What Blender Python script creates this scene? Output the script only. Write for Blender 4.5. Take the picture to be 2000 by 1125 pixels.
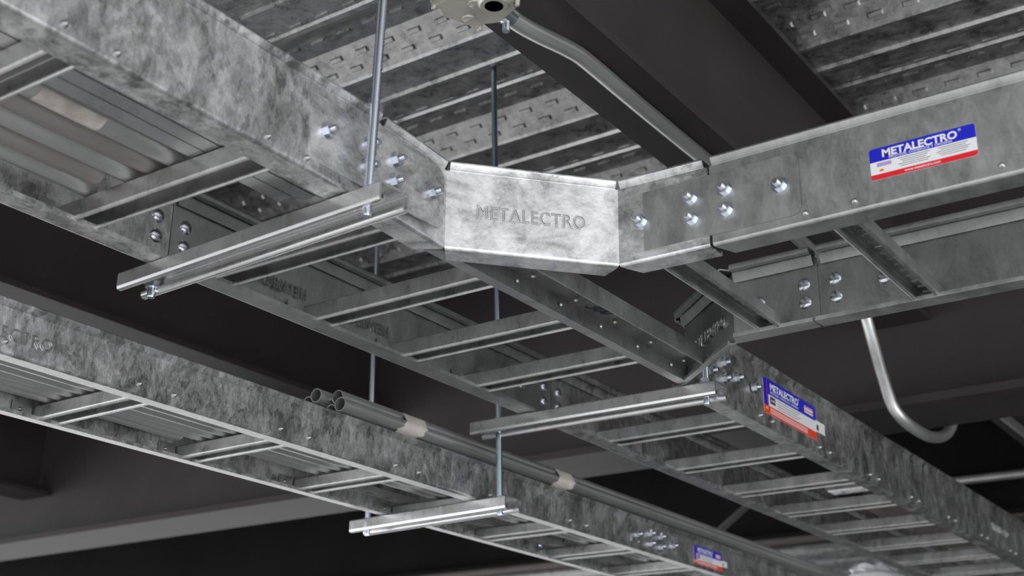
import bpy, bmesh, math, random
from mathutils import Vector, Matrix
random.seed(7)
sc = bpy.context.scene
for o in list(bpy.data.objects): bpy.data.objects.remove(o)
COL = sc.collection
S = 0.54            # metres per layout unit
CZ = 1.75           # camera height above the floor
# ------------------------------------------------------------------ camera, world, lights, exposure
a, b, c = 0.3715417, -0.01110406, 0.96176344
Rz = Matrix(((math.cos(c), -math.sin(c), 0), (math.sin(c), math.cos(c), 0), (0, 0, 1)))
B = Matrix(((1, 0, 0), (0, -math.sin(a), math.cos(a)), (0, math.cos(a), math.sin(a))))
Rr = Matrix(((math.cos(b), -math.sin(b), 0), (math.sin(b), math.cos(b), 0), (0, 0, 1)))
R = Rr @ B @ Rz
cam = bpy.data.cameras.new('camera'); cam.sensor_width = 36; cam.lens = 2573.4 / 2000 * 36
cam.clip_start = 0.02; cam.clip_end = 200
cam.dof.use_dof = True; cam.dof.focus_distance = 1.55; cam.dof.aperture_fstop = 7.0
co = bpy.data.objects.new('camera', cam); COL.objects.link(co)
M3 = Matrix((R[0], R[1], -R[2])).transposed()
co.matrix_world = Matrix.Translation((0, 0, CZ)) @ M3.to_4x4()
sc.camera = co
W = bpy.data.worlds.new('daylight'); sc.world = W; W.use_nodes = True
nt = W.node_tree; N = nt.nodes; L = nt.links
bg = N['Background']
tc = N.new('ShaderNodeTexCoord'); sp = N.new('ShaderNodeSeparateXYZ'); L.new(tc.outputs['Generated'], sp.inputs[0])
mr = N.new('ShaderNodeMapRange'); L.new(sp.outputs[2], mr.inputs[0]); mr.inputs[1].default_value = -1; mr.inputs[2].default_value = 1
cr = N.new('ShaderNodeValToRGB'); L.new(mr.outputs[0], cr.inputs[0])
e = cr.color_ramp.elements
e[0].position = 0.0; e[0].color = (.30, .29, .28, 1)
e[1].position = 1.0; e[1].color = (.75, .85, 1.0, 1)
for p_, c_ in ((.47, (1.7, 1.7, 1.72, 1)), (.37, (1.3, 1.3, 1.3, 1)), (.26, (.35, .35, .34, 1)), (.505, (.95, .98, 1.0, 1))):
    q = e.new(p_); q.color = c_
L.new(cr.outputs[0], bg.inputs[0]); bg.inputs[1].default_value = 1.15
sc.view_settings.view_transform = 'Standard'; sc.view_settings.look = 'None'
sc.view_settings.gamma = 1; sc.view_settings.use_curve_mapping = False
sc.view_settings.exposure = 0.35
def area(name, loc, target, size, power, color=(1, 1, 1)):
    l = bpy.data.lights.new(name, 'AREA'); l.shape = 'RECTANGLE'; l.size = size[0]; l.size_y = size[1]; l.energy = power; l.color = color
    o = bpy.data.objects.new(name, l); COL.objects.link(o); o.location = loc
    o.rotation_euler = (Vector(target) - Vector(loc)).to_track_quat('-Z', 'Y').to_euler(); return o
# daylight entering through the open side of the building behind and left of the camera
area('daylight_opening', (.2, -3.3, 1.5), (.9, .8, 2.35), (3.2, 1.5), 34, (.95, .98, 1))
area('daylight_opening_left', (-1.6, 5.2, 1.2), (1.2, 1.2, 2.3), (3.0, 1.4), 14, (.93, .97, 1))
# sun reaching the floor in front of the open side (it lands short of the trays)
sun = bpy.data.lights.new('sun', 'SUN'); sun.energy = 5.0; sun.angle = .01; sun.color = (1, .99, .98)
so = bpy.data.objects.new('sun', sun); COL.objects.link(so)
so.rotation_euler = Vector((.80, .14, -.58)).to_track_quat('-Z', 'Y').to_euler()

# ------------------------------------------------------------------ materials
def pmat(name):
    m = bpy.data.materials.new(name); m.use_nodes = True
    return m, m.node_tree.nodes, m.node_tree.links, m.node_tree.nodes['Principled BSDF']
def ramp(N, L, src, pts):
    r = N.new('ShaderNodeValToRGB'); L.new(src, r.inputs[0]); e = r.color_ramp.elements
    while len(e) < len(pts): e.new(.5)
    for i, (p, v) in enumerate(pts):
        e[i].position = p; e[i].color = (v, v, v, 1) if not isinstance(v, tuple) else (*v, 1)
    return r
def galv(name, lo=.30, hi=.72, scale=38, rough=.36, tint=(1, 1, 1), stretch=(1, 1, .55), metal=.88, bump=.05, cell=.30, cloud=1.25, fine=.5, con=1.0):
    """hot-dip galvanised sheet: crystal cells, soft clouds and fine feathering"""
    m, N, L, P = pmat(name)
    t = N.new('ShaderNodeTexCoord'); mp = N.new('ShaderNodeMapping'); L.new(t.outputs['Object'], mp.inputs[0]); mp.inputs['Scale'].default_value = stretch
    def noise(src, sc_, det, ro=.5, dist=0):
        n = N.new('ShaderNodeTexNoise'); L.new(src, n.inputs[0]); n.inputs['Scale'].default_value = sc_; n.inputs['Detail'].default_value = det; n.inputs['Roughness'].default_value = ro; n.inputs['Distortion'].default_value = dist; return n
    def madd(src, k, add):
        q = N.new('ShaderNodeMath'); q.operation = 'MULTIPLY_ADD'; L.new(src, q.inputs[0]); q.inputs[1].default_value = k
        if hasattr(add, 'links'): L.new(add, q.inputs[2])
        else: q.inputs[2].default_value = add
        return q.outputs[0]
    n0 = noise(mp.outputs[0], scale * 1.1, 2)
    ad = N.new('ShaderNodeVectorMath'); ad.operation = 'MULTIPLY_ADD'; L.new(n0.outputs['Color'], ad.inputs[0]); ad.inputs[1].default_value = (.9 / scale,) * 3; L.new(mp.outputs[0], ad.inputs[2])
    v = N.new('ShaderNodeTexVoronoi'); L.new(ad.outputs[0], v.inputs[0]); v.inputs['Scale'].default_value = scale
    sepv = N.new('ShaderNodeSeparateColor'); L.new(v.outputs['Color'], sepv.inputs[0])
    n2 = noise(mp.outputs[0], scale * .22, 6, .68, .6)
    n3 = noise(mp.outputs[0], scale * 1.6, 4, .6, 1.2)
    x = madd(sepv.outputs[0], cell, -cell / 2); x = madd(n2.outputs[0], cloud * 1.6, x); x = madd(n3.outputs[0], fine * 1.6, x)
    x = madd(x, con, .5 - con * (cloud * .8 + fine * .8))
    T = lambda k: tuple(k * q for q in tint)
    r = ramp(N, L, x, [(.05, T(lo)), (.38, T(lo * .6 + hi * .4)), (.60, T(lo * .35 + hi * .65)), (.95, T(hi))])
    L.new(r.outputs[0], P.inputs['Base Color'])
    P.inputs['Metallic'].default_value = metal
    rr = ramp(N, L, x, [(.1, rough - .08), (.9, rough + .12)])
    L.new(rr.outputs[0], P.inputs['Roughness'])
    bp = N.new('ShaderNodeBump'); bp.inputs['Strength'].default_value = bump; bp.inputs['Distance'].default_value = .004; L.new(n2.outputs[0], bp.inputs['Height']); L.new(bp.outputs[0], P.inputs['Normal'])
    return m
def plain(name, col, rough=.5, metal=0, noise=.0, nscale=30, spec=.5):
    m, N, L, P = pmat(name)
    P.inputs['Metallic'].default_value = metal; P.inputs['Roughness'].default_value = rough; P.inputs['Specular IOR Level'].default_value = spec
    t = N.new('ShaderNodeTexCoord'); n = N.new('ShaderNodeTexNoise'); L.new(t.outputs['Object'], n.inputs[0]); n.inputs['Scale'].default_value = nscale; n.inputs['Detail'].default_value = 5
    r = ramp(N, L, n.outputs[0], [(.3, tuple(max(0, k * (1 - noise)) for k in col)), (.7, tuple(k * (1 + noise) for k in col))])
    L.new(r.outputs[0], P.inputs['Base Color']); return m
M_rail = galv('galvanised_spangle', .26, .80, 150, .36, bump=.10, con=1.15)
M_fit = galv('galvanised_bright_fitting', .38, .92, 120, .33, stretch=(.7, .7, 1), bump=.10, cell=.12, cloud=1.5, con=1.2)
M_branch = galv('galvanised_dull_branch', .30, .52, 110, .42, tint=(.97, 1, .98), bump=.05, cell=.1, con=.9)
M_rung = galv('galvanised_rung', .30, .52, 110, .33, bump=.05, cell=.1)
M_strut = galv('galvanised_strut', .50, .76, 90, .27, bump=.02, cell=.1, cloud=1.0, fine=.15, con=.8)
M_cond = galv('zinc_conduit', .52, .68, 60, .34, metal=.8, stretch=(.08, 1, 1), bump=.02, cell=.05)
M_old = galv('weathered_conduit', .30, .46, 60, .42, stretch=(.08, 1, 1), tint=(1, .95, .92), metal=.7, bump=.02, cell=.05)
M_deck = galv('galvanised_deck', .30, .66, 120, .34, stretch=(1, .8, 1), bump=.12, con=1.2)
M_rod = plain('zinc_plated_rod', (.66, .72, .82), .25, 1)
M_rodblue = plain('blue_zinc_rod', (.38, .48, .56), .28, 1)
M_bolt = plain('zinc_bolt', (.70, .74, .80), .27, 1)
M_press = plain('pressed_letter_highlight', (.66, .66, .66), .22, 1)  # brighter than the sheet: a highlight painted on the pressed ridges
M_head = plain('bolt_head_steel', (.50, .50, .50), .38, 1)
M_paint = plain('brown_black_primer', (.034, .0295, .029), .55, 0, .15, 6, .38)
M_shade = plain('painted_shade_black', (.012, .011, .011), .7, 0, .2, 4, .1)  # near-black stands for shade on the far girder and in the box hole
M_box = plain('zinc_box', (.62, .60, .54), .42, .75, .15, 20)
M_blue = plain('sticker_blue', (.012, .018, .55), .35)
M_white = plain('sticker_white', (.86, .86, .88), .35)
M_red = plain('sticker_red', (.75, .02, .03), .35)
M_redo = plain('sticker_orange_red', (.85, .07, .03), .35)
M_grey = plain('print_grey', (.30, .30, .33), .5)
M_dark = plain('print_black', (.03, .03, .05), .5)
M_yel = plain('print_yellow', (.9, .7, .05), .5)
M_tape = plain('masking_tape', (.66, .62, .57), .75, 0, .12, 40)
M_label = plain('paper_label', (.56, .51, .48), .8, 0, .25, 60)
M_floor = plain('concrete_floor', (.36, .355, .35), .85, 0, .15, 3)
M_block = plain('light_block_dark', (.014, .013, .0125), .9, 0, .2, 4, .1)  # near-black so the added light-blocking walls stay dark
M_bag = plain('plastic_bag', (.82, .84, .86), .4, 0, .06, 20)
M_conc = plain('brown_steel_lit_flange', (.12, .108, .095), .7, 0, .25, 9)  # brown bracket steel, also the painted light under the far girder

# ------------------------------------------------------------------ builders
WL = {}
def pt(v): return Vector((v[0] * S, v[1] * S, v[2] * S + CZ))
class MB:
    def __init__(s): s.v = []; s.f = []
    def add(s, vs, fs):
        n = len(s.v); s.v += [Vector(q) for q in vs]; s.f += [[i + n for i in f] for f in fs]; return s
    def box(s, a, b):
        x0, y0, z0 = a; x1, y1, z1 = b
        return s.add([(x, y, z) for x in (x0, x1) for y in (y0, y1) for z in (z0, z1)],
                     [(0, 1, 3, 2), (4, 6, 7, 5), (0, 4, 5, 1), (2, 3, 7, 6), (0, 2, 6, 4), (1, 5, 7, 3)])
    def obox(s, o, u, v, w):      # box from corner o spanned by three vectors
        o, u, v, w = map(Vector, (o, u, v, w))
        return s.add([o + u * i + v * j + w * k for i in (0, 1) for j in (0, 1) for k in (0, 1)],
                     [(0, 1, 3, 2), (4, 6, 7, 5), (0, 4, 5, 1), (2, 3, 7, 6), (0, 2, 6, 4), (1, 5, 7, 3)])
    def sheet(s, prof, th, o, u, v, w, length, c0=0, c1=0):
        """open polyline prof (p,q) in axes u,v, thickness th, extruded along w; c0/c1 chamfer the ends per unit p"""
        o, u, v, w = map(Vector, (o, u, v, w)); n = len(prof)
        P = [Vector((p[0], p[1])) for p in prof]; nor = []
        for i in range(n):
            d = Vector((0, 0))
            if i: e = (P[i] - P[i - 1]).normalized(); d += Vector((-e.y, e.x))
            if i < n - 1: e = (P[i + 1] - P[i]).normalized(); d += Vector((-e.y, e.x))
            d.normalize(); k = 1
            if 0 < i < n - 1:
                e = (P[i] - P[i - 1]).normalized(); k = max(.5, d.dot(Vector((-e.y, e.x))))
            nor.append(d / k)
        ring = P + [P[i] + nor[i] * th for i in range(n - 1, -1, -1)]
        A = [o + u * q.x + v * q.y + w * (c0 * max(0, q.x)) for q in ring]
        Bv = [o + u * q.x + v * q.y + w * (length - c1 * max(0, q.x)) for q in ring]
        m = 2 * n; fs = [(i, (i + 1) % m, m + (i + 1) % m, m + i) for i in range(m)]
        for i in range(n - 1):
            fs.append((i, m - 1 - i, m - 2 - i, i + 1)); fs.append((m + i, m + i + 1, 2 * m - 2 - i, 2 * m - 1 - i))
        return s.add(A + Bv, fs)
    def tube(s, path, r, seg=12, wall=0, cap=True):
        path = [Vector(p) for p in path]; n = len(path); rs = r if isinstance(r, (list, tuple)) else [r] * n
        up = Vector((0, 0, 1)); d0 = (path[1] - path[0]).normalized()
        if abs(d0.dot(up)) > .9: up = Vector((1, 0, 0))
        x = d0.cross(up).normalized(); rings = []
        for i in range(n):
            d = ((path[i] - path[i - 1]).normalized() if i else Vector()) + ((path[i + 1] - path[i]).normalized() if i < n - 1 else Vector())
            d.normalize(); x = (x - d * x.dot(d)).normalized(); y = d.cross(x)
            rings.append((path[i], x.copy(), y, rs[i]))
        def emit(scale):
            vs = []
            for p, x, y, q in rings:
                for k in range(seg):
                    t = 2 * math.pi * k / seg; vs.append(p + (x * math.cos(t) + y * math.sin(t)) * (q - scale))
            return vs
        vo = emit(0); fs = [(i * seg + k, i * seg + (k + 1) % seg, (i + 1) * seg + (k + 1) % seg, (i + 1) * seg + k) for i in range(n - 1) for k in range(seg)]
        if wall:
            vi = emit(wall); m = n * seg
            f2 = [tuple(m + j for j in reversed(f)) for f in fs]
            ends = [(k, m + k, m + (k + 1) % seg, (k + 1) % seg) for k in range(seg)] + [((n - 1) * seg + k, (n - 1) * seg + (k + 1) % seg, m + (n - 1) * seg + (k + 1) % seg, m + (n - 1) * seg + k) for k in range(seg)]
            s.add(vo + vi, fs + f2 + ends)
        else:
            if cap: fs += [tuple(range(seg - 1, -1, -1)), tuple((n - 1) * seg + k for k in range(seg))]
            s.add(vo, fs)
        return s
    def prism(s, pts, o, u, v, w):     # polygon pts (p,q) extruded by vector w
        o, u, v, w = map(Vector, (o, u, v, w)); n = len(pts)
        A = [o + u * p + v * q for p, q in pts]
        return s.add(A + [p + w for p in A], [tuple(range(n - 1, -1, -1)), tuple(range(n, 2 * n))] + [(i, (i + 1) % n, n + (i + 1) % n, n + i) for i in range(n)])
def wloc(o): return WL.get(o.name, Vector((0, 0, 0)))
def obj(name, mb, mat, parent=None, loc=None, smooth=False, kind=None, label=None):
    org = pt(loc) if loc is not None else (wloc(parent) if parent else pt(mb.v[0]))
    me = bpy.data.meshes.new(name)
    me.from_pydata([tuple(pt(v) - org) for v in mb.v], [], mb.f); me.update()
    bm = bmesh.new(); bm.from_mesh(me); bmesh.ops.recalc_face_normals(bm, faces=bm.faces)
    if smooth:
        for f in bm.faces: f.smooth = True
        for ed in bm.edges:
            if len(ed.link_faces) == 2 and ed.calc_face_angle(0) > .7: ed.smooth = False
    bm.to_mesh(me); bm.free()
    if mat: me.materials.append(mat)
    o = bpy.data.objects.new(name, me); COL.objects.link(o)
    place(o, org, parent)
    if kind: o['kind'] = kind
    if label: o['label'] = label
    return o
def place(o, worg, parent):
    WL[o.name] = worg
    if parent: o.parent = parent; o.location = worg - wloc(parent)
    else: o.location = worg
def dup(o, loc, parent, rotz=0):
    c = o.copy(); COL.objects.link(c); place(c, pt(loc), parent)
    if rotz: c.rotation_euler.z = rotz
    return c
def thing(name, label, cat, loc, group=None):
    o = bpy.data.objects.new(name, None); o.empty_display_size = .02; COL.objects.link(o); place(o, pt(loc), None)
    return tag(o, label, cat, group)
def tag(o, label, cat, group=None):
    o['label'] = label; o['category'] = cat
    if group: o['group'] = group
    return o
def text_mb(txt, size, o, u, v, n, ext=.002, off=0, align='LEFT', bold=0, mirror=False):
    cu = bpy.data.curves.new('t', 'FONT'); cu.body = txt; cu.size = 1; cu.extrude = 0; cu.align_x = align; cu.offset = bold; cu.resolution_u = 3
    t = bpy.data.objects.new('t', cu); COL.objects.link(t)
    bpy.context.view_layer.update(); dg = bpy.context.evaluated_depsgraph_get()
    me = bpy.data.meshes.new_from_object(t.evaluated_get(dg))
    o, u, v, n = map(Vector, (o, u, v, n)); m = MB()
    wd = max((q.co.x for q in me.vertices), default=1)
    bm = bmesh.new(); bm.from_mesh(me)
    r = bmesh.ops.extrude_face_region(bm, geom=list(bm.faces)); 
    for g in r['geom']:
        if isinstance(g, bmesh.types.BMVert): g.co.z = 1
    bm.verts.ensure_lookup_table()
    vs = [o + u * ((wd - q.co.x if mirror else q.co.x) * size) + v * (q.co.y * size) + n * (off + q.co.z * ext) for q in bm.verts]
    idx = {q: i for i, q in enumerate(bm.verts)}
    m.add(vs, [[idx[q] for q in f.verts] for f in bm.faces]); bm.free()
    bpy.data.objects.remove(t); bpy.data.curves.remove(cu); bpy.data.meshes.remove(me)
    return m, wd * size
X, Y, Z = Vector((1, 0, 0)), Vector((0, 1, 0)), Vector((0, 0, 1))

# ------------------------------------------------------------------ structure: floor, deck ceiling, girders
f = MB().box((-9, -8, -CZ / S - .3), (23.5, 12, -CZ / S)); obj('floor', f, M_floor, loc=(0, 0, -CZ / S), kind='structure')
obj('light_block_right', MB().box((4.5, -8.2, -CZ / S), (23.5, -7.9, 2.5)), M_block, loc=(0, -8, -CZ / S), kind='structure')  # unseen wall added to keep daylight off the right side
obj('light_block_back', MB().box((20.0, -7.9, -CZ / S), (20.3, 8.5, 2.12)), M_block, loc=(20, 0, -CZ / S), kind='structure')  # dark wall added to shut out light from the far side
ZD = 2.14; PER = .606
ceil_ = bpy.data.objects.new('ceiling', None); COL.objects.link(ceil_); place(ceil_, pt((0, 0, ZD)), None); ceil_['kind'] = 'structure'
prof = [(-.524, .004), (-.473, 0), (-.468, -.011), (-.454, -.011), (-.449, 0), (-.333, 0), (-.328, -.009), (-.309, -.009), (-.303, 0), (-.184, .07), (-.097, .07), (-.010, 0), (-.004, -.008), (.008, -.008), (.014, 0), (.080, 0)]
def deck_panel(k, emb):
    x0 = 2.734 + PER * k; m = MB()
    m.sheet(prof, .004, (x0, -7.5, ZD), X, Z, Y, 21.5)
    # slab cast on the deck is above; emboss lozenges pressed into the web facing the camera side
    p = obj('deck_panel', m, M_deck, ceil_)
    e1 = MB()
    if emb:
        wd = Vector((.087, 0, -.07)); L_ = wd.length; wd.normalize(); nn = Vector((-wd.z * -1, 0, -wd.x)); nn = Vector((-.07, 0, -.087)).normalized()
        for j in range(-8, 44):
            for r_, t_ in ((0, .30), (1, .72)):
                y = j * .105 + r_ * .05
                o = Vector((x0 - .097, y, ZD + .07)) + wd * (L_ * t_ - .010) - nn * .002
                h = nn * .009
                A = [o, o + Y * .052, o + Y * .052 + wd * .020, o + wd * .020]; Bq = [o + Y * .006 + wd * .004 + h, o + Y * .046 + wd * .004 + h, o + Y * .046 + wd * .016 + h, o + Y * .006 + wd * .016 + h]
                e1.add(A + Bq, [(0, 1, 2, 3), (4, 5, 6, 7), (0, 1, 5, 4), (1, 2, 6, 5), (2, 3, 7, 6), (3, 0, 4, 7)])
            y = j * .105
            e1.box((x0 - .165, y, ZD + .064), (x0 - .158, y + .05, ZD + .071))
            e1.box((x0 - .333 - .017, y + .02, ZD - .003), (x0 - .333 - .012, y + .065, ZD + .001))
        obj('embossing', e1, M_deck, p, kind='stuff')
    return p
for k in range(-12, 34): deck_panel(k, -4 <= k <= 4)
sl = MB().box((-5.0, -7.5, ZD + .075), (23.5, 14, ZD + .35)); obj('slab', sl, M_floor, ceil_)

def ibeam(P0, P1, zt, depth, bf, tf=.02, tw=.014):
    P0 = Vector((*P0, zt)); P1 = Vector((*P1, zt)); d = (P1 - P0); Ln = d.length; d.normalize(); n = Vector((-d.y, d.x, 0))
    m = MB()
    m.obox(P0 - n * bf / 2 - Z * tf, d * Ln, n * bf, Z * tf)
    m.obox(P0 - n * bf / 2 - Z * depth, d * Ln, n * bf, Z * tf)
    m.obox(P0 - n * tw / 2 - Z * (depth - tf), d * Ln, n * tw, Z * (depth - 2 * tf))
    return m
ZT = ZD - .013
gir = thing('steel_girder', 'deep dark steel girder crossing the whole background behind the trays, pale underside at lower left', 'beam', (4.38, 6, ZT))
obj('girder_section', ibeam((4.38, 14), (4.38, -4), ZT, ZT - 1.243, .336, .028, .02), M_paint, gir)
for y in (1.37, 3.79, 6.19):
    for sgn in (1,): obj('stiffener_plate', MB().box((4.38 - (.15 if sgn < 0 else -.011), y - .008, 1.272), (4.38 + (.15 if sgn > 0 else -.011), y + .008, ZT - .028)), M_paint, gir)
bmx = thing('steel_beam', 'black steel I-beam overhead with the junction box and conduit under it', 'beam', (2.4, 1.362, ZT))
obj('beam_section', ibeam((-4.8, 1.368), (4.365, 1.368), ZT, ZT - 1.577, .196, .022, .014), M_paint, bmx)
bmx2 = thing('steel_beam', 'dark steel beam beyond the girder at the right edge, with a conduit under it', 'beam', (6, 1.368, ZT))
obj('beam_section', ibeam((4.395, 1.368), (7.48, 1.368), ZT, ZT - 1.577, .196, .022, .014), M_paint, bmx2)
bml = thing('steel_beam', 'dark stub of steel beam framing into the girder at the left edge', 'beam', (3, 6.17, ZT))
obj('beam_section', ibeam((-4.8, 6.19), (4.365, 6.19), ZT, ZT - 1.515, .24, .022, .014), M_paint, bml)
bm4 = thing('steel_beam', 'black steel beam web filling the dark gap between the upper and lower trays', 'beam', (2, 3.78, ZT))
obj('beam_section', ibeam((-4.8, 3.79), (4.365, 3.79), ZT, ZT - 1.577, .196, .022, .014), M_paint, bm4)
gir2 = thing('steel_girder', 'distant steel girder showing as a pale strip along the bottom edge', 'beam', (7.5, 6, ZT))
obj('girder_section', ibeam((7.5, 14), (7.5, -4), ZT, ZT - 1.475, .30, .028, .02), M_shade, gir2)  # same steel as the near girder, coloured darker to paint its shade

obj('lit_underside_strip', MB().box((7.352, -4, 1.460), (7.47, 14, 1.4745)), M_conc, gir2, label='pale strip painted as light on the girder underside')  # extra plate whose pale colour stands for light on the flange underside
# ------------------------------------------------------------------ shared small parts
def bolt_proto():
    m = MB()
    m.tube([(0, .0, 0), (0, -.0035, 0)], .0165, 18)                 # washer (outside = -y)
    hexr = .0125
    m.prism([(hexr * math.cos(i * math.pi / 3), hexr * math.sin(i * math.pi / 3)) for i in range(6)], (0, -.0035, 0), X, Z, (0, -.011, 0))
    rr = []; pp = []
    for i in range(9): pp.append((0, -.0145 - i * .0014, 0)); rr.append(.0068 if i % 2 else .0058)
    m.tube(pp, rr, 10)
    prof_ = [(.0, .0165), (.003, .0163), (.006, .0145), (.0085, .011), (.0100, .006), (.0105, .001)]
    m.tube([(0, .004 + p, 0) for p, q in prof_], [q for p, q in prof_], 16)
    return m
def screw_proto():
    m = MB(); m.tube([(0, 0, 0), (0, -.003, 0), (0, -.006, 0), (0, -.0075, 0)], [.0062, .0055, .003, .001], 10); return m
PROTO = {}
def put(kind, loc, parent, rotz=0):
    if kind not in PROTO:
        mb = {'bolt': bolt_proto, 'rivet': screw_proto}[kind]()
        o = obj(kind, MB().add([v + Vector(loc) for v in mb.v], mb.f), M_bolt if kind != 'rivet' else M_head, parent, loc=loc, smooth=True)
        PROTO[kind] = o; o.rotation_euler.z = rotz; return o
    return dup(PROTO[kind], loc, parent, rotz)

TH = .0035
def rail_mb(m, P0, P1, inw, H=.19, fl=.055, g0=0, g1=0, c0=0, c1=0, hem=True, gap=.006):
    """side rail: web with outer face on P0-P1, inward vector inw, hemmed top, bottom flange"""
    P0, P1, inw = Vector(P0), Vector(P1), Vector(inw).normalized(); d = P1 - P0; Ln = d.length; d.normalize()
    ht = H - .019
    def sh(pr, o, L_, a0=0, a1=0): m.sheet(pr, TH, o, inw, Z, d, L_, a0, a1)
    bend = [(0, .0075), (0, .007), (.0009, .0035), (.0035, .0009), (.007, 0), (.0075, 0), (fl - .0005, 0), (fl, .0005), (fl, .009)]
    sh([(0, ht - .0005)] + bend, P0, Ln, c0, c1)
    if hem:
        pr = [(0, ht - .0005), (0, ht), (-.0004, ht + .0008), (-.0022, ht + .0020), (-.0026, ht + .0024), (-.0082, ht + .0125), (-.0084, ht + .0130), (-.0075, ht + .0165), (-.0040, ht + .0188), (.001, ht + .019), (.0015, ht + .019), (.030, ht + .019), (.0305, ht + .019), (.036, ht + .016), (.038, ht + .010), (.036, ht + .004), (.030, ht + .001), (.024, ht + .002)]
        sh(pr[::-1], P0 + d * gap, Ln - 2 * gap)
        sh([(.0165, ht + .003), (.016, ht - .002), (.0065, ht - .019)], P0 + d * gap, Ln - 2 * gap)
    return m
def rung_prof(w, h): return [(.0095, .0075), (.0095, .0050), (.0085, .002), (.0070, .0003), (.0055, .0003), (.002, .002), (.0003, .0055), (0, .007), (0, .0075), (0, h - .0035), (.0035, h), (w - .0035, h), (w, h - .0035), (w, .0075), (w, .007), (w - .0003, .0055), (w - .002, .002), (w - .0055, .0003), (w - .0070, .0003), (w - .0085, .002), (w - .0095, .0050), (w - .0095, .0075)]
def rung(parent, axis, pos, a0, a1, z, w=.060, h=.042, mat=None, slots=False):
    m = MB(); pr = rung_prof(w, h)
    if axis == 'y':  O = Vector((pos, a0, z)); u, wv = X, Y
    else:            O = Vector((a0, pos, z)); u, wv = Y, X
    Ln = a1 - a0
    if not slots:
        m.sheet(pr, -TH, O, u, Z, wv, Ln)
    else:
        m.sheet(pr[:11] + [(.014, h)], -TH, O, u, Z, wv, Ln)
        m.sheet([(w - .014, h)] + pr[11:], -TH, O, u, Z, wv, Ln)
        t = 0; st = .036
        while t < Ln:
            m.obox(O + wv * t + u * .013 + Z * (h - TH), u * (w - .026), wv * min(st - .012, Ln - t), Z * TH); t += st
    return obj('rung', m, mat or M_rung, parent, smooth=True)
def plate_mb(P0, d, out, L_, z0, z1, th=.004):
    r = .018; c = []
    for cx, cz, a0 in ((L_ - r, z1 - r, 0), (r, z1 - r, 90), (r, z0 + r, 180), (L_ - r, z0 + r, 270)):
        for k in range(4): t = math.radians(a0 + k * 30); c.append((cx + r * math.cos(t), cz + r * math.sin(t)))
    return MB().prism(c, P0, d, Z, Vector(out) * th)
def emboss(parent, txt, size, o, u, n, mirror=False, mat=None, ext=.0022, width=None):
    """pressed lettering: rounded ridges along the letter outlines"""
    cu = bpy.data.curves.new('t', 'FONT'); cu.body = txt; cu.fill_mode = 'NONE' if hasattr(cu, 'fill_mode') else cu.fill_mode; cu.bevel_depth = .042; cu.bevel_resolution = 1; cu.resolution_u = 4; cu.space_character = 1.12
    t = bpy.data.objects.new('t', cu); COL.objects.link(t); bpy.context.view_layer.update()
    me = bpy.data.meshes.new_from_object(t.evaluated_get(bpy.context.evaluated_depsgraph_get()))
    u, n, o = Vector(u), Vector(n), Vector(o); wd = max(q.co.x for q in me.vertices); k = width / wd
    m = MB(); m.add([o + u * ((wd - q.co.x if mirror else q.co.x) * k) + Z * (q.co.y * size) + n * (q.co.z * size * 1.5) for q in me.vertices], [list(p.vertices) for p in me.polygons])
    bpy.data.objects.remove(t); bpy.data.curves.remove(cu); bpy.data.meshes.remove(me)
    return obj('embossed_lettering', m, mat or M_head, parent, smooth=True)

# ------------------------------------------------------------------ main tray, left length
YA, YB_ = 1.444, 2.008
A = thing('cable_ladder_tray', 'long galvanised ladder tray at upper left carrying conduits, near rail mottled and bright', 'cable tray', (.6, 1.7, 1.0))
obj('side_rail', rail_mb(MB(), (-.9, YA, 1), (1.64, YA, 1), Y), M_rail, A, smooth=True)
obj('side_rail', rail_mb(MB(), (-.9, YB_, 1), (1.64, YB_, 1), -Y), M_rail, A, smooth=True)
for x in (-.66, -.255, .15, .558, .965, 1.371):
    rung(A, 'y', x, YA + .006, YB_ - .006, 1.001, slots=(x == .965))
    for dx in (-.012, .082): put('rivet', (x + dx, YA, 1.020), A)
    put('rivet', (x - .03, YB_ - TH * 2, 1.026), A)
    obj('rung_tab', MB().box((x - .05, YB_ - .009, 1.004), (x, YB_ - .0065, 1.045)), M_rung, A)
# ------------------------------------------------------------------ tee fitting
T = thing('cable_tray_tee', 'galvanised tee fitting in the middle with angled corner panels stamped METALECTRO', 'tray fitting', (2.35, 1.6, 1.0))
obj('side_rail', rail_mb(MB(), (1.643, YB_, 1), (3.062, 2.0, 1), -Y), M_branch, T, smooth=True)
cl = [Vector((1.643, 1.446, 1)), Vector((1.862, 1.460, 1)), Vector((2.127, 1.222, 1)), Vector((2.134, 1.024, 1))]
m = MB(); rail_mb(m, cl[0], cl[1], (-.06, 1, 0), c1=.6, gap=.008)
rail_mb(m, cl[1], cl[2], (.67, .74, 0), c0=.25, c1=.25, gap=.006); rail_mb(m, cl[2], cl[3], X, c0=.45, gap=.006)
obj('corner_rail', m, M_fit, T, smooth=True, label='bright mottled corner rail with a stamped angled panel')
cr_ = [Vector((2.690, 1.024, 1)), Vector((2.692, 1.235, 1)), Vector((2.902, 1.470, 1)), Vector((3.066, 1.475, 1))]
m = MB(); rail_mb(m, cr_[0], cr_[1], -X, c1=.3, gap=.006); rail_mb(m, cr_[1], cr_[2], (-.745, .667, 0), c0=.3, c1=.3, fl=.02); rail_mb(m, cr_[2], cr_[3], Y, c0=.3)
obj('corner_rail', m, M_branch, T, smooth=True, label='dull grey corner rail with a stamped angled panel seen from inside')
for x in (1.725, 2.03, 2.34, 2.64): 
    rung(T, 'y', x, 1.475, 1.996, 1.001)
    put('rivet', (x - .03, 2.0 - TH * 2, 1.026), T)
    obj('rung_tab', MB().box((x - .05, 2.0 - .0085, 1.004), (x, 2.0 - .006, 1.045)), M_rung, T)
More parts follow.
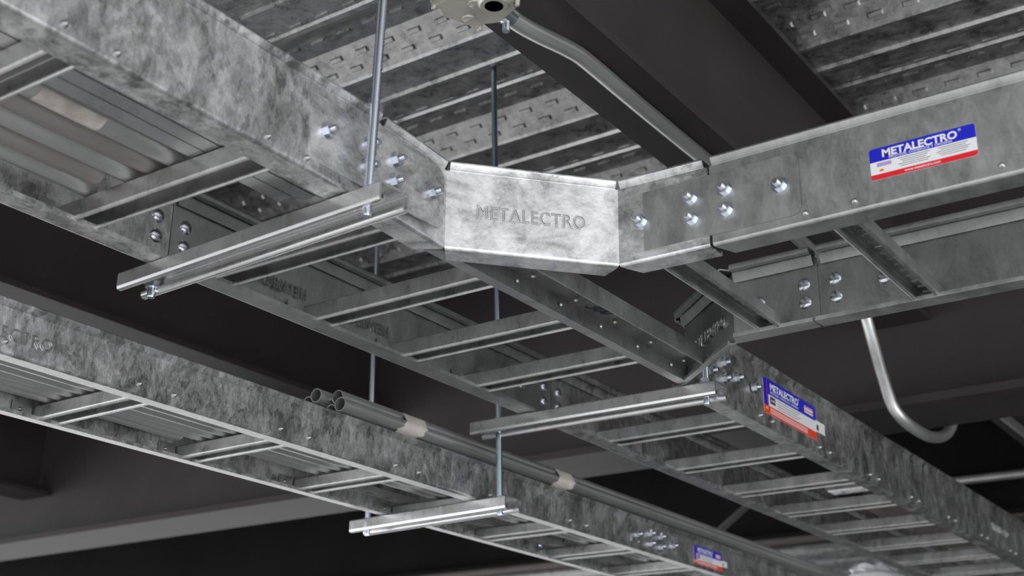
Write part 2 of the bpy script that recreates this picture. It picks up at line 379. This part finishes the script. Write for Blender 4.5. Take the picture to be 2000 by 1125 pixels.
rung(T, 'x', 1.100, 2.142, 2.684, 1.001, w=.058, h=.034, slots=True, mat=M_branch)
# connecting channel marked 300
m = MB(); m.sheet([(0, 0), (0, .040), (.099, .040), (.099, 0), (.126, 0)], TH, (1.972, 1.372, 1.001), Y, Z, X, .832, -1, -.95)
chn = obj('connecting_channel', m, M_rung, T)
mb, w_ = text_mb('300', .062, (2.372, 1.4585, 1.0405), (.78, -.12, 0), (.30, -.85, 0), (0, 0, -1), ext=.0006, off=.0004)
obj('handwritten_number', mb, M_dark, chn, label='black handwritten 300')
for i in range(6):
    for yy, zz in ((1.4445, 1.036),):
        pp = Vector((1.98 + i * .17, yy, zz)); obj('rivet', MB().tube([pp, pp - Z * .004], [.006, .003], 8), M_head, chn)
    pp = Vector((1.955 + i * .17, 1.471 - TH, 1.022)); obj('rivet', MB().tube([pp, pp - Y * .004], [.006, .003], 8), M_head, chn)
# stamped names
d1 = (cl[2] - cl[1]).normalized(); n1 = Vector((d1.y, -d1.x, 0)) if Vector((d1.y, -d1.x, 0)).y < 0 else Vector((-d1.y, d1.x, 0))
emboss(T, 'METALECTRO', .040, cl[1] + d1 * .062 + Z * .074, d1, n1, mat=M_strut, ext=.003, width=.225)
d2 = (cr_[2] - cr_[1]).normalized(); n2 = Vector((-d2.y, d2.x, 0))
emboss(T, 'METALECTRO', .040, cr_[1] + d2 * .05 + Z * .062 + n2 * (TH * 2 - .001), d2, n2, mat=M_press, mirror=True, width=.22)
emboss(T, 'METALECTRO', .036, (2.13, 2.001 - TH * 2, 1.055), X, -Y, mat=M_press, mirror=True, width=.20)
emboss(T, 'METALECTRO', .036, (1.85, 2.003 - TH * 2, 1.06), X, -Y, mat=M_branch, mirror=True, width=.19)
# ------------------------------------------------------------------ main tray, right length
YR = 1.475; YR2 = 2.0
C = thing('cable_ladder_tray', 'galvanised ladder tray running off to the lower right past the tee, label near its start', 'cable tray', (5, 1.7, 1.0))
obj('side_rail', rail_mb(MB(), (3.069, YR, 1), (8.6, YR, 1), Y), M_rail, C, smooth=True)
obj('side_rail', rail_mb(MB(), (3.065, YR2, 1), (8.6, YR2, 1), -Y), M_rail, C, smooth=True)
xr = [3.312, 3.74, 4.167, 4.574, 4.992, 5.412, 5.83, 6.25, 6.67, 7.09, 7.51, 7.93, 8.35]
for x in xr:
    rung(C, 'y', x, YR + .006, YR2 - .006, 1.001)
    for dx in (.035, .115): put('rivet', (x + dx, YR, 1.022), C)
    if x < 6: put('rivet', (x - .03, YR2 - TH * 2, 1.026), C)
emboss(C, 'METALECTRO', .040, (5.62, YR, 1.075), X, -Y, mat=M_rail, width=.24)
# ------------------------------------------------------------------ branch tray
XB, XB2 = 2.134, 2.690
D = thing('cable_ladder_tray', 'dull galvanised ladder tray branching from the tee up to the right edge, with blue label', 'cable tray', (2.4, .4, 1.0))
obj('side_rail', rail_mb(MB(), (XB, 1.018, 1), (XB, -.9, 1), X, c0=.4), M_branch, D, smooth=True)
obj('side_rail', rail_mb(MB(), (XB2, 1.018, 1), (XB2, -.9, 1), -X), M_branch, D, smooth=True)
for y in (.742, .385, .03, -.33):
    rung(D, 'x', y, XB + .006, XB2 - .006, 1.001, w=.058, h=.034, slots=True, mat=M_branch)
    for dy in (-.01, .085): put('rivet', (XB, y + dy, 1.021), D, -math.pi / 2)
    for dy in (-.045, .075): put('rivet', (XB2 - TH * 2, y + dy, 1.022), D, -math.pi / 2)
# splice plates + bolts
def splice(parent, joint, axis, fixed, out, zs=(1.110, 1.066), ze=1.088, off=(.037, .150), hz=(.022, .150), half=.188, jz=1.0, d_bolts=True):
    if axis == 'x':
        obj('splice_plate', plate_mb((joint - half, fixed, jz), X, out, 2 * half, hz[0], hz[1]), M_fit if fixed < 1.46 else M_rail, parent)
        L_ = [(joint + s_ * off[0], fixed, z) for s_ in (-1, 1) for z in zs] + [(joint + s_ * off[1], fixed, ze) for s_ in (-1, 1)]
        for q in L_: put('bolt', Vector(q) + Vector(out) * .004, parent, 0 if Vector(out).y < 0 else math.pi)
    else:
        obj('splice_plate', plate_mb((fixed, joint - half, jz), Y, out, 2 * half, hz[0], hz[1]), M_branch, parent)
        L_ = [(fixed, joint + s_ * off[0], z) for s_ in (-1, 1) for z in zs] + [(fixed, joint + s_ * off[1], ze) for s_ in (-1, 1)]
        for q in L_: put('bolt', Vector(q) + Vector(out) * .004, parent, -math.pi / 2 if Vector(out).x < 0 else math.pi / 2)
splice(T, 1.642, 'x', 1.444, (0, -1, 0))
splice(T, 1.642, 'x', YB_, (0, 1, 0))
splice(T, 3.066, 'x', YR - .001, (0, -1, 0), half=.165, off=(.04, .12))
splice(T, 3.066, 'x', YR2, (0, 1, 0))
put('bolt', (3.30, YR - .004, 1.09), C)
splice(T, 1.021, 'y', XB - .001, (-1, 0, 0))
splice(T, 1.021, 'y', XB2, (1, 0, 0))

# ------------------------------------------------------------------ lower tray (200 mm)
ZB = .79; HB = .111; Y1, Y2 = 2.173, 2.556; XS = 3.98
E_ = thing('cable_ladder_tray', 'narrow shallow galvanised ladder tray at lower left with conduits bundled on top', 'cable tray', (2.4, 2.36, ZB))
F_ = thing('cable_ladder_tray', 'continuation of the narrow lower tray at the bottom edge, blue label on its rail', 'cable tray', (5, 2.36, ZB))
def bscale(m_, k): return m_
for t_, xa, xb in ((E_, .3, XS), (F_, XS + .003, 7.5)):
    obj('side_rail', rail_mb(MB(), (xa, Y1, ZB), (xb, Y1, ZB), Y, H=HB, fl=.040, gap=.002), M_rail, t_, smooth=True)
    obj('side_rail', rail_mb(MB(), (xa, Y2, ZB), (xb, Y2, ZB), -Y, H=HB, fl=.034, gap=.002), M_rail, t_, smooth=True)
for i in range(16):
    x = .478 + i * .4255
    t_ = E_ if x < XS - .05 else F_
    rung(t_, 'y', x, Y1 + .006, Y2 - .006, ZB + .001, w=.060, h=.036)
    for dx in (-.012, .085): put('rivet', (x + dx, Y1, ZB + .024), t_)
    if x < 5:
        put('rivet', (x - .035, Y2 - TH * 2, ZB + .022), t_)
        obj('rung_tab', MB().box((x - .055, Y2 - .0095, ZB + .004), (x - .004, Y2 - .007, ZB + .040)), M_rung, t_)
for yy, out in ((Y1, (0, -1, 0)), (Y2, (0, 1, 0))):
    splice(E_, XS, 'x', yy, out, zs=(ZB + .064, ZB + .030), ze=ZB + .047, off=(.037, .125), hz=(.012, .082), half=.16, jz=ZB)
emboss(E_, 'METALECTRO', .036, (1.285, Y1, ZB + .030), X, -Y, mat=M_press, width=.235)

# ------------------------------------------------------------------ strut channels and rods
def strut_mb(P0, P1, w=.076, h=.038):
    """channel, open side down; P0-P1 is the near top corner line, width to the right (+x side)"""
    P0, P1 = Vector(P0), Vector(P1); d = P1 - P0; Ln = d.length; d.normalize(); u = Vector((abs(d.y), -d.x * (1 if d.y > 0 else -1), 0)).normalized()
    l_ = [(.016, -h + .014), (.016, -h + .0075), (.0135, -h + .002), (.0105, -h + .0003), (.0065, -h + .0003), (.002, -h + .002), (.0003, -h + .007), (0, -h + .0085), (0, -h + .009), (0, -.004), (.004, 0)]; pr = l_ + [(w - p, q) for p, q in l_[::-1]]
    return MB().sheet(pr, -.0045, P0, u, Z, d, Ln)
def rod(label, x, y, z0, z1, x1=None, y1=None, r=.0092, mat=None, group=None, nuts=()):
    x1 = x if x1 is None else x1; y1 = y if y1 is None else y1
    n = int((z1 - z0) / .0042); P = []; rr = []
    for i in range(n + 1):
        t = i / n; P.append((x + (x1 - x) * t, y + (y1 - y) * t, z0 + (z1 - z0) * t)); rr.append(r if i % 2 else r * .88)
    t_ = thing('threaded_rod', label, 'rod', (x, y, z0), group)
    obj('rod_shaft', MB().tube(P, rr, 10), mat or M_rod, t_, smooth=True)
    for zn in nuts:
        k = (zn - z0) / (z1 - z0); px, py = x + (x1 - x) * k, y + (y1 - y) * k
        h_ = MB().prism([(.015 * math.cos(i * math.pi / 3), .015 * math.sin(i * math.pi / 3)) for i in range(6)], (px, py, zn), X, Y, (0, 0, .013)); obj('nut', h_, M_bolt, t_)
    return t_
st1 = tag(obj('strut_channel', strut_mb((1.552, 1.363, .9985), (1.590, 2.090, .9985)), M_strut, smooth=True), 'large bright strut channel under the upper tray left of the tee', 'strut')
st2 = tag(obj('strut_channel', strut_mb((2.906, 1.400, .9985), (2.896, 2.160, .9985)), M_strut, smooth=True), 'dull strut channel under the upper tray right of the tee opening', 'strut')
st3 = tag(obj('strut_channel', strut_mb((2.942, 2.068, .789), (2.985, 2.672, .789)), M_strut, smooth=True), 'strut channel supporting the narrow lower tray', 'strut')
rod('bright threaded rod running from the top edge to the near end of the large strut', 1.569, 1.405, .945, 2.139, x1=1.603, y1=1.405, nuts=(.974,))
rod('threaded rod stub hanging below the far left end of the large strut', 1.645, 2.048, .952, 2.139, nuts=(.974,))
rod('threaded rod at the near end of the strut right of the tee', 2.940, 1.440, .948, 2.139, nuts=(.974, 1.003))
rod('dark blue-tinted rod from the deck that lower down carries both trays', 2.972, 2.105, .742, 2.139, x1=2.905, mat=M_rodblue, nuts=(.763, .974, 1.003))
rod('threaded rod behind the upper tray carrying the far end of the lower strut', 2.992, 2.605, .738, 2.139, x1=2.958, nuts=(.763,))

# ------------------------------------------------------------------ conduits
def pipe(label, path, r, mat, name='conduit_pipe', group=None, wall=.0025, seg=18):
    o = obj(name, MB().tube(path, r, seg, wall=wall), mat, smooth=True); return tag(o, label, 'pipe', group)
zt = 1.0445
sl_ = None
spec = [(1.700, .026, 1.425, 'conduit with a paper label in the upper tray', M_cond), (1.758, .026, 1.405, 'second conduit from the channels in the upper tray, right beside the labelled one', M_old),
        (1.815, .026, 1.41, 'middle conduit of the upper tray row', M_cond), (1.873, .026, 1.352, 'rust-tinted conduit with a short rounded end in the upper tray', M_old), (1.932, .026, 1.385, 'conduit nearest the far rail of the upper tray', M_cond)]
for y, r, xe, lab, mt in spec:
    o = pipe(lab, [(-.8, y, zt + r), (xe, y, zt + r)], r, mt)
    if 'paper' in lab:
        m = MB(); 
        rr_ = r + .0006; nseg = 8
        vs = []; fs = []
        for i, xx in enumerate((1.085, 1.215)):
            for k in range(nseg + 1):
                t = math.radians(-150 + k * 110 / nseg); vs.append((xx, y + rr_ * math.cos(t), zt + r + rr_ * math.sin(t)))
        for k in range(nseg): fs.append((k, k + 1, nseg + 2 + k, nseg + 1 + k))
        m.add(vs, fs); obj('paper_label', m, M_label, o)
for i, (y, xe) in enumerate(((1.612, 1.592), (1.574, 1.612), (1.535, 1.628))):
    pr = [(.0, .013), (0, .0), (.035, .0), (.035, .013)]
    m = MB().sheet([(0.004, .010), (0, .010), (0, 0), (.035, 0), (.035, .010), (.031, .010)], .003, (-.8, y, zt), Y, Z, X, xe + .8)
    tag(obj('metal_channel', m, M_strut), ['shallow channel lying next to the labelled conduit in the upper tray', 'middle shallow channel of three lying in the upper tray', 'shallow channel lying against the near rail of the upper tray'][i], 'channel')
# loose pipes in the lower tray
zb = ZB + .0385
for i, (y, xe0, xe1) in enumerate(((2.505, .3, 2.15), (2.465, .3, 2.62), (2.425, .3, 2.70), (2.385, .9, 4.9), (2.345, 1.0, 5.4), (2.305, .5, 5.6), (2.265, .5, 5.0))):
    tag(obj('conduit_pipe', MB().tube([(xe0, y, zb + .019), (xe1, y, zb + .019)], .019, 14, wall=.0025), M_cond, smooth=True),
        'conduit on the lower tray rungs, ' + ['against the far rail', 'second from the far rail', 'third from the far rail', 'midway across the tray', 'just nearer than the middle one', 'second from the near rail', 'against the near rail'][i], 'pipe', 'conduits inside the lower tray')
for i, y in enumerate((2.475, 2.205)):
    m = MB(); xa, xb = (2.72, 5.2) if i == 0 else (3.05, 5.6); Ln = xb - xa
    m.sheet([(.0, .016), (0, 0), (.010, 0)], .003, (xa, y, zb), Y, Z, X, Ln); m.sheet([(.030, 0), (.040, 0), (.040, .016)], .003, (xa, y, zb), Y, Z, X, Ln)
    t = 0
    while t < Ln: m.box((xa + t, y + .009, zb), (xa + t + .045, y + .031, zb + .003)); t += .085
    tag(obj('slotted_channel', m, M_strut), ['slotted channel lying in the lower tray beside its far rail', 'slotted channel lying in the lower tray beside its near rail'][i], 'channel')
# bundle resting on top
XE = 2.42
ends = [((664, 789), 'nearest open-ended conduit of the taped bundle on the lower tray'), ((655, 774), 'upper right conduit of the taped bundle, behind the nearest one'), ((629, 773), 'upper left conduit of the taped bundle, slightly proud of the others'),
        ((606, 788), 'leftmost conduit of the taped bundle, half hidden by the rail'), ((624, 800), 'lower left conduit of the taped bundle, mostly hidden by the rail'), ((643, 799), 'lower middle conduit of the taped bundle, behind the nearest one')]
CYZ = [(2.221, .944), (2.2495, .9725), (2.2880, .973), (2.3250, .960), (2.3000, .921), (2.2605, .9335)]
bund = []
for (p, lab), (y, z), dx in zip(ends, CYZ, (0, .02, -.02, -.01, 0, .01)):
    pipe(lab, [(XE + dx, y, z), (8.2, y, z)], .0188, M_cond, seg=20)
def tape(x, label):
    # convex hull of circles
    pts = [(y + .0198 * math.cos(t * math.pi / 10), z + .0198 * math.sin(t * math.pi / 10)) for y, z in CYZ for t in range(20)]
    pts = sorted(set(pts)); 
    def half(ps):
        h = []
        for q in ps:
            while len(h) > 1 and (h[-1][0] - h[-2][0]) * (q[1] - h[-2][1]) - (h[-1][1] - h[-2][1]) * (q[0] - h[-2][0]) <= 0: h.pop()
            h.append(q)
        return h
    H = half(pts)[:-1] + half(pts[::-1])[:-1]; n = len(H); vs = []; fs = []
    for j in range(5):
        for i, (y, z) in enumerate(H):
            xx = x + j * .024 + .006 * math.sin(i * 1.7 + j) + (.025 * (z - .94) / .03)
            g = .0006 * math.sin(i * 2.3 + j * 1.1); vs.append((xx, y + g, z + g))
    for j in range(4):
        for i in range(n): fs.append((j * n + i, j * n + (i + 1) % n, (j + 1) * n + (i + 1) % n, (j + 1) * n + i))
    tag(obj('tape_band', MB().add(vs, fs), M_tape, smooth=True), label, 'tape')
tape(2.655, 'whitish tape band around the conduit bundle close to its open ends'); tape(3.42, 'whitish tape band farther along the conduit bundle')
pipe('thin dark conduit top showing just above the rail of the lower tray at left', [(1.42, 2.24, .902), (2.40, 2.24, .902)], .018, M_old)
pipe('short conduit end above the lower tray rail at the left edge', [(.7, 2.225, .905), (1.36, 2.225, .905)], .018, M_old)

def smooth_path(P, n=8):
    P = [Vector(p) for p in P]; out = []
    Q = [P[0] * 2 - P[1]] + P + [P[-1] * 2 - P[-2]]
    for i in range(1, len(Q) - 2):
        for k in range(n):
            t = k / n; p0, p1, p2, p3 = Q[i - 1:i + 3]
            out.append(.5 * ((2 * p1) + (p2 - p0) * t + (2 * p0 - 5 * p1 + 4 * p2 - p3) * t * t + (3 * p1 - p0 - 3 * p2 + p3) * t ** 3))
    return out + [P[-1]]
pipe('bent conduit running from the junction box under the black beam and dropping around the girder', smooth_path([(1.90, 1.362, 1.527), (1.97, 1.358, 1.529), (2.04, 1.352, 1.536), (2.14, 1.345, 1.551), (2.22, 1.343, 1.556), (2.5, 1.345, 1.556), (3.3, 1.345, 1.556), (3.94, 1.375, 1.556), (4.03, 1.385, 1.53), (4.065, 1.380, 1.445), (4.075, 1.361, 1.319), (4.090, 1.341, 1.214), (4.130, 1.322, 1.169), (4.220, 1.303, 1.148), (4.340, 1.299, 1.156), (4.480, 1.300, 1.192), (4.590, 1.303, 1.250), (4.660, 1.304, 1.33), (4.69, 1.304, 1.42)]), .0195, M_cond)
pipe('conduit under the beam beyond the girder at the right edge', [(4.75, 1.38, 1.555), (7.3, 1.38, 1.555)], .019, M_cond)
pipe('distant thin conduit crossing the dark background at the right edge', [(7.1, 2.3, 1.632), (7.1, -1.2, 1.622)], .022, M_cond)
pipe('thin blurred brace rod slanting between the upper and lower trays', [(5.75, 2.9, 1.14), (6.6, 2.9, 1.60)], .017, M_cond)

# ------------------------------------------------------------------ junction box
J = thing('junction_box', 'round galvanised junction box at the top edge beside the black beam', 'junction box', (1.80, 1.365, 1.575))
jc = Vector((1.80, 1.352, 1.575)); m = MB()
rj = [.080, .088, .090, .088, .080]; zj = [0, -.004, -.045, -.082, -.090]
m.tube([jc + Z * q for q in zj], rj, 8); bx_ = obj('box_body', m, M_box, J)
for px_, py_, r_ in ((1.756, 1.400, .026), (1.835, 1.395, .014), (1.80, 1.352, .016)):
    p = Vector((px_, py_, 1.486)); obj('knockout', MB().tube([p, p - Z * .004, p - Z * .0042, p - Z * .0015], [r_, r_ * .95, r_ * .75, r_ * .7], 20), M_box, J, smooth=True)
p = Vector((1.8145, 1.317, 1.487)); obj('bushing', MB().tube([p, p - Z * .006, p - Z * .012, p - Z * .012], [.034, .033, .028, .024], 24, wall=.009), M_box, J, smooth=True)
obj('opening', MB().tube([p - Z * .002, p - Z * .0075], [.016, .016], 20), M_shade, J, label='black disc painted as the shade inside the open knockout hole')  # solid black disc paints the shade inside the hole
for a_ in range(0, 360, 90):
    t = math.radians(a_ + 30); q = jc + Vector((math.cos(t) * .084, math.sin(t) * .084, -.088)); obj('lug', MB().tube([q + Z * .01, q - Z * .008, q - Z * .010], [.006, .005, .003], 10), M_box, J, smooth=True)
p = jc + Vector((.085, .006, -.046)); obj('connector', MB().tube([p - X * .01, p + X * .01, p + X * .012, p + X * .045], [.030, .030, .024, .024], 16), M_bolt, J, smooth=True)
obj('clamp_screw', MB().tube([p + Vector((.03, 0, -.02)), p + Vector((.03, .0, -.045))], .008, 8), M_bolt, J)

# ------------------------------------------------------------------ stickers
def sticker(parent, o, u, n, w, h, kind, name='label_sticker'):
    o, u, n = Vector(o), Vector(u), Vector(n)
    def rect(nm, x0, x1, z0, z1, off, mat, par): return obj(nm, MB().obox(o + u * x0 + Z * z0 + n * off, u * (x1 - x0), Z * (z1 - z0), n * .0003), mat, par)
    r = .005; c_ = []
    for cx, cz, a0 in ((w - r, h - r, 0), (r, h - r, 90), (r, r, 180), (w - r, r, 270)):
        for k in range(4): t = math.radians(a0 + k * 30); c_.append((cx + r * math.cos(t), cz + r * math.sin(t)))
    base = obj(name, MB().prism(c_, o, u, Z, n * .0006), M_white, parent, label='blue white and red METALECTRO label')
    def tx(s_, size, x, z, mat, width=None, bold=.0):
        mb, ww = text_mb(s_, size, (0, 0, 0), u, Z, n, ext=.0002, bold=bold)
        k = width / ww if width else 1
        mb.v = [o + u * x + Z * z + n * .0012 + q + u * (q.dot(u) * (k - 1)) for q in mb.v]; return obj('lettering', mb, mat, base)
    def band(z0, z1, mat, nm, top=False, bot=False, x0=0, x1=None):
        x1 = w if x1 is None else x1
        pl = [(x0, z0), (x1, z0), (x1, z1), (x0, z1)]
        if top: pl = [(x0, z0), (x1, z0)] + [(x1 - r + r * math.cos(math.radians(t)), z1 - r + r * math.sin(math.radians(t))) for t in (0, 30, 60, 90)] + [(x0 + r + r * math.cos(math.radians(t)), z1 - r + r * math.sin(math.radians(t))) for t in (90, 120, 150, 180)]
        if bot: pl = [(x1, z1), (x0, z1)] + [(x0 + r + r * math.cos(math.radians(t)), z0 + r + r * math.sin(math.radians(t))) for t in (180, 210, 240, 270)] + [(x1 - r + r * math.cos(math.radians(t)), z0 + r + r * math.sin(math.radians(t))) for t in (270, 300, 330, 360)]
        return obj(nm, MB().prism(pl, o + n * .0006, u, Z, n * .0003), mat, base)
    if kind == 1:
        band(h * .57, h, M_blue, 'blue_band', top=True); band(0, h * .165, M_red, 'red_band', bot=True)
        tx('METALECTRO', h * .33, w * .12, h * .685, M_white, w * .715, .035); tx('®', h * .12, w * .845, h * .87, M_white)
        tx('PROTEGE, CONDUCE Y ORDENA', h * .10, w * .185, h * .592, M_white, w * .60, .01)
        tx('www.metalectro.com', h * .12, w * .32, h * .05, M_white, w * .34, .01)
        m_ = MB()
        for j in range(5):
            a0 = .27 + .02 * (j % 3); m_.obox(o + u * (w * a0) + Z * (h * (.50 - j * .062)) + n * .0006, u * (w * (.30 - .04 * (j % 3))), Z * (h * .022), n * .0003)
            m_.obox(o + u * (w * (.63 + .02 * ((j + 1) % 3))) + Z * (h * (.50 - j * .062)) + n * .0006, u * (w * (.31 - .04 * ((j + 1) % 3))), Z * (h * .022), n * .0003)
        obj('small_print', m_, M_grey, base, kind='stuff')
        obj('emblem', MB().obox(o + u * w * .065 + Z * h * .40 + n * .0006, u * w * .14, Z * h * .12, n * .0003), plain('print_lilac', (.45, .35, .62), .4), base)
        obj('emblem', MB().prism([(w * .085, h * .29), (w * .13, h * .29), (w * .11, h * .335)], o + n * .0006, u, Z, n * .0003), M_yel, base)
        obj('emblem', MB().obox(o + u * w * .085 + Z * h * .25 + n * .0006, u * w * .04, Z * h * .04, n * .0003), M_red, base)
    else:
        band(h * .57, h, M_blue, 'blue_band', x0=0); band(h * .24, h * .58, M_blue, 'blue_side', x0=0, x1=w * .085); band(0, h * .24, M_redo, 'red_band')
        obj('side_line', MB().obox(o + u * w * .06 + Z * h * .30 + n * .001, u * w * .008, Z * h * .66, n * .0003), M_red, base)
        tx('METALECTRO', h * .27, w * .12, h * .72, M_white, w * .53, .035); tx('®', h * .10, w * .655, h * .88, M_white)
        tx('PROTEGE, CONDUCE Y ORDENA', h * .08, w * .12, h * .62, M_white, w * .53, .01)
        obj('emblem', MB().obox(o + u * w * .77 + Z * h * .66 + n * .001, u * w * .17, Z * h * .20, n * .0003), M_white, base)
        obj('emblem', MB().obox(o + u * w * .77 + Z * h * .71 + n * .0015, u * w * .17, Z * h * .03, n * .0003), M_red, base)
        obj('emblem', MB().obox(o + u * w * .77 + Z * h * .81 + n * .0015, u * w * .17, Z * h * .03, n * .0003), M_red, base)
        obj('emblem', MB().obox(o + u * w * .115 + Z * h * .33 + n * .0006, u * w * .095, Z * h * .20, n * .0003), M_dark, base)
        tx('10A', h * .11, w * .125, h * .39, M_white, w * .075, .01)
        m_ = MB()
        for j in range(4): m_.obox(o + u * (w * .24) + Z * (h * (.50 - j * .07)) + n * .0006, u * (w * (.44 - .05 * (j % 2))), Z * (h * .020), n * .0003)
        obj('small_print', m_, M_grey, base, kind='stuff')
        m_ = MB()
        for j in range(3): m_.obox(o + u * (w * .11) + Z * (h * (.165 - j * .055)) + n * .001, u * (w * .70), Z * (h * .022), n * .0003)
        obj('small_print', m_, M_white, base, kind='stuff')
        obj('warning_triangle', MB().prism([(w * .02, h * .13), (w * .075, h * .13), (w * .047, h * .20)], o + n * .001, u, Z, n * .0003), M_yel, base)
        tg = obj('barcode_tag', MB().obox(o + u * w * .985 + Z * h * .27 + n * .0009, u * w * .19, Z * h * .34, n * .0006), M_white, base)
        obj('emblem', MB().obox(o + u * w * 1.0 + Z * h * .32 + n * .0016, u * w * .04, Z * h * .16, n * .0003), M_dark, base)
    return base
sticker(D, (XB, .697, 1.052), -Y, -X, .191, .062, 1)
sticker(C, (3.375, YR, 1.039), X, -Y, .382, .106, 2)
sticker(F_, (4.275, Y1, ZB + .012), X, -Y, .225, .066, 2)

# ------------------------------------------------------------------ far background pieces
col_ = thing('steel_bracket', 'dusty brown steel bracket box glimpsed between the far rungs at lower right', 'bracket', (7.3, 2.3, 1.36))
obj('bracket_box', MB().box((7.135, 2.08, 1.37), (7.345, 2.55, 1.63)), M_conc, col_)
obj('base_plate', MB().prism([(6.85, 2.62), (7.45, 2.62), (7.45, 1.75), (7.2, 1.75), (6.85, 2.2)], (0, 0, 1.34), X, Y, (0, 0, .03)), M_conc, col_)
st4 = tag(obj('strut_channel', strut_mb((5.80, 1.80, 1.388), (5.80, 2.26, 1.388)), M_strut, smooth=True), 'distant strut channel glimpsed above the tray between two far rungs', 'strut')
rod('thin distant rod holding the outer end of the far strut above the right tray', 5.838, 2.2, 1.35, 2.139)
# plastic bag
random.seed(3)
bc = Vector((6.4, 2.27, 1.068)); vs = []; fs = []; n, k = 12, 18
for i in range(n + 1):
    ph = math.pi * i / n
    for j in range(k):
        th = 2 * math.pi * j / k; rr_ = .128 * (1 + random.uniform(-.14, .14)) * (1.1 if i > n / 2 else .85)
        vs.append(bc + Vector((math.sin(ph) * math.cos(th) * rr_, math.sin(ph) * math.sin(th) * rr_, math.cos(ph) * rr_ * .52)))
for i in range(n):
    for j in range(k): fs.append((i * k + j, i * k + (j + 1) % k, (i + 1) * k + (j + 1) % k, (i + 1) * k + j))
tag(obj('plastic_bag', MB().add(vs, fs), M_bag), 'crumpled white plastic bag poking up at the bottom edge under the tray', 'bag')
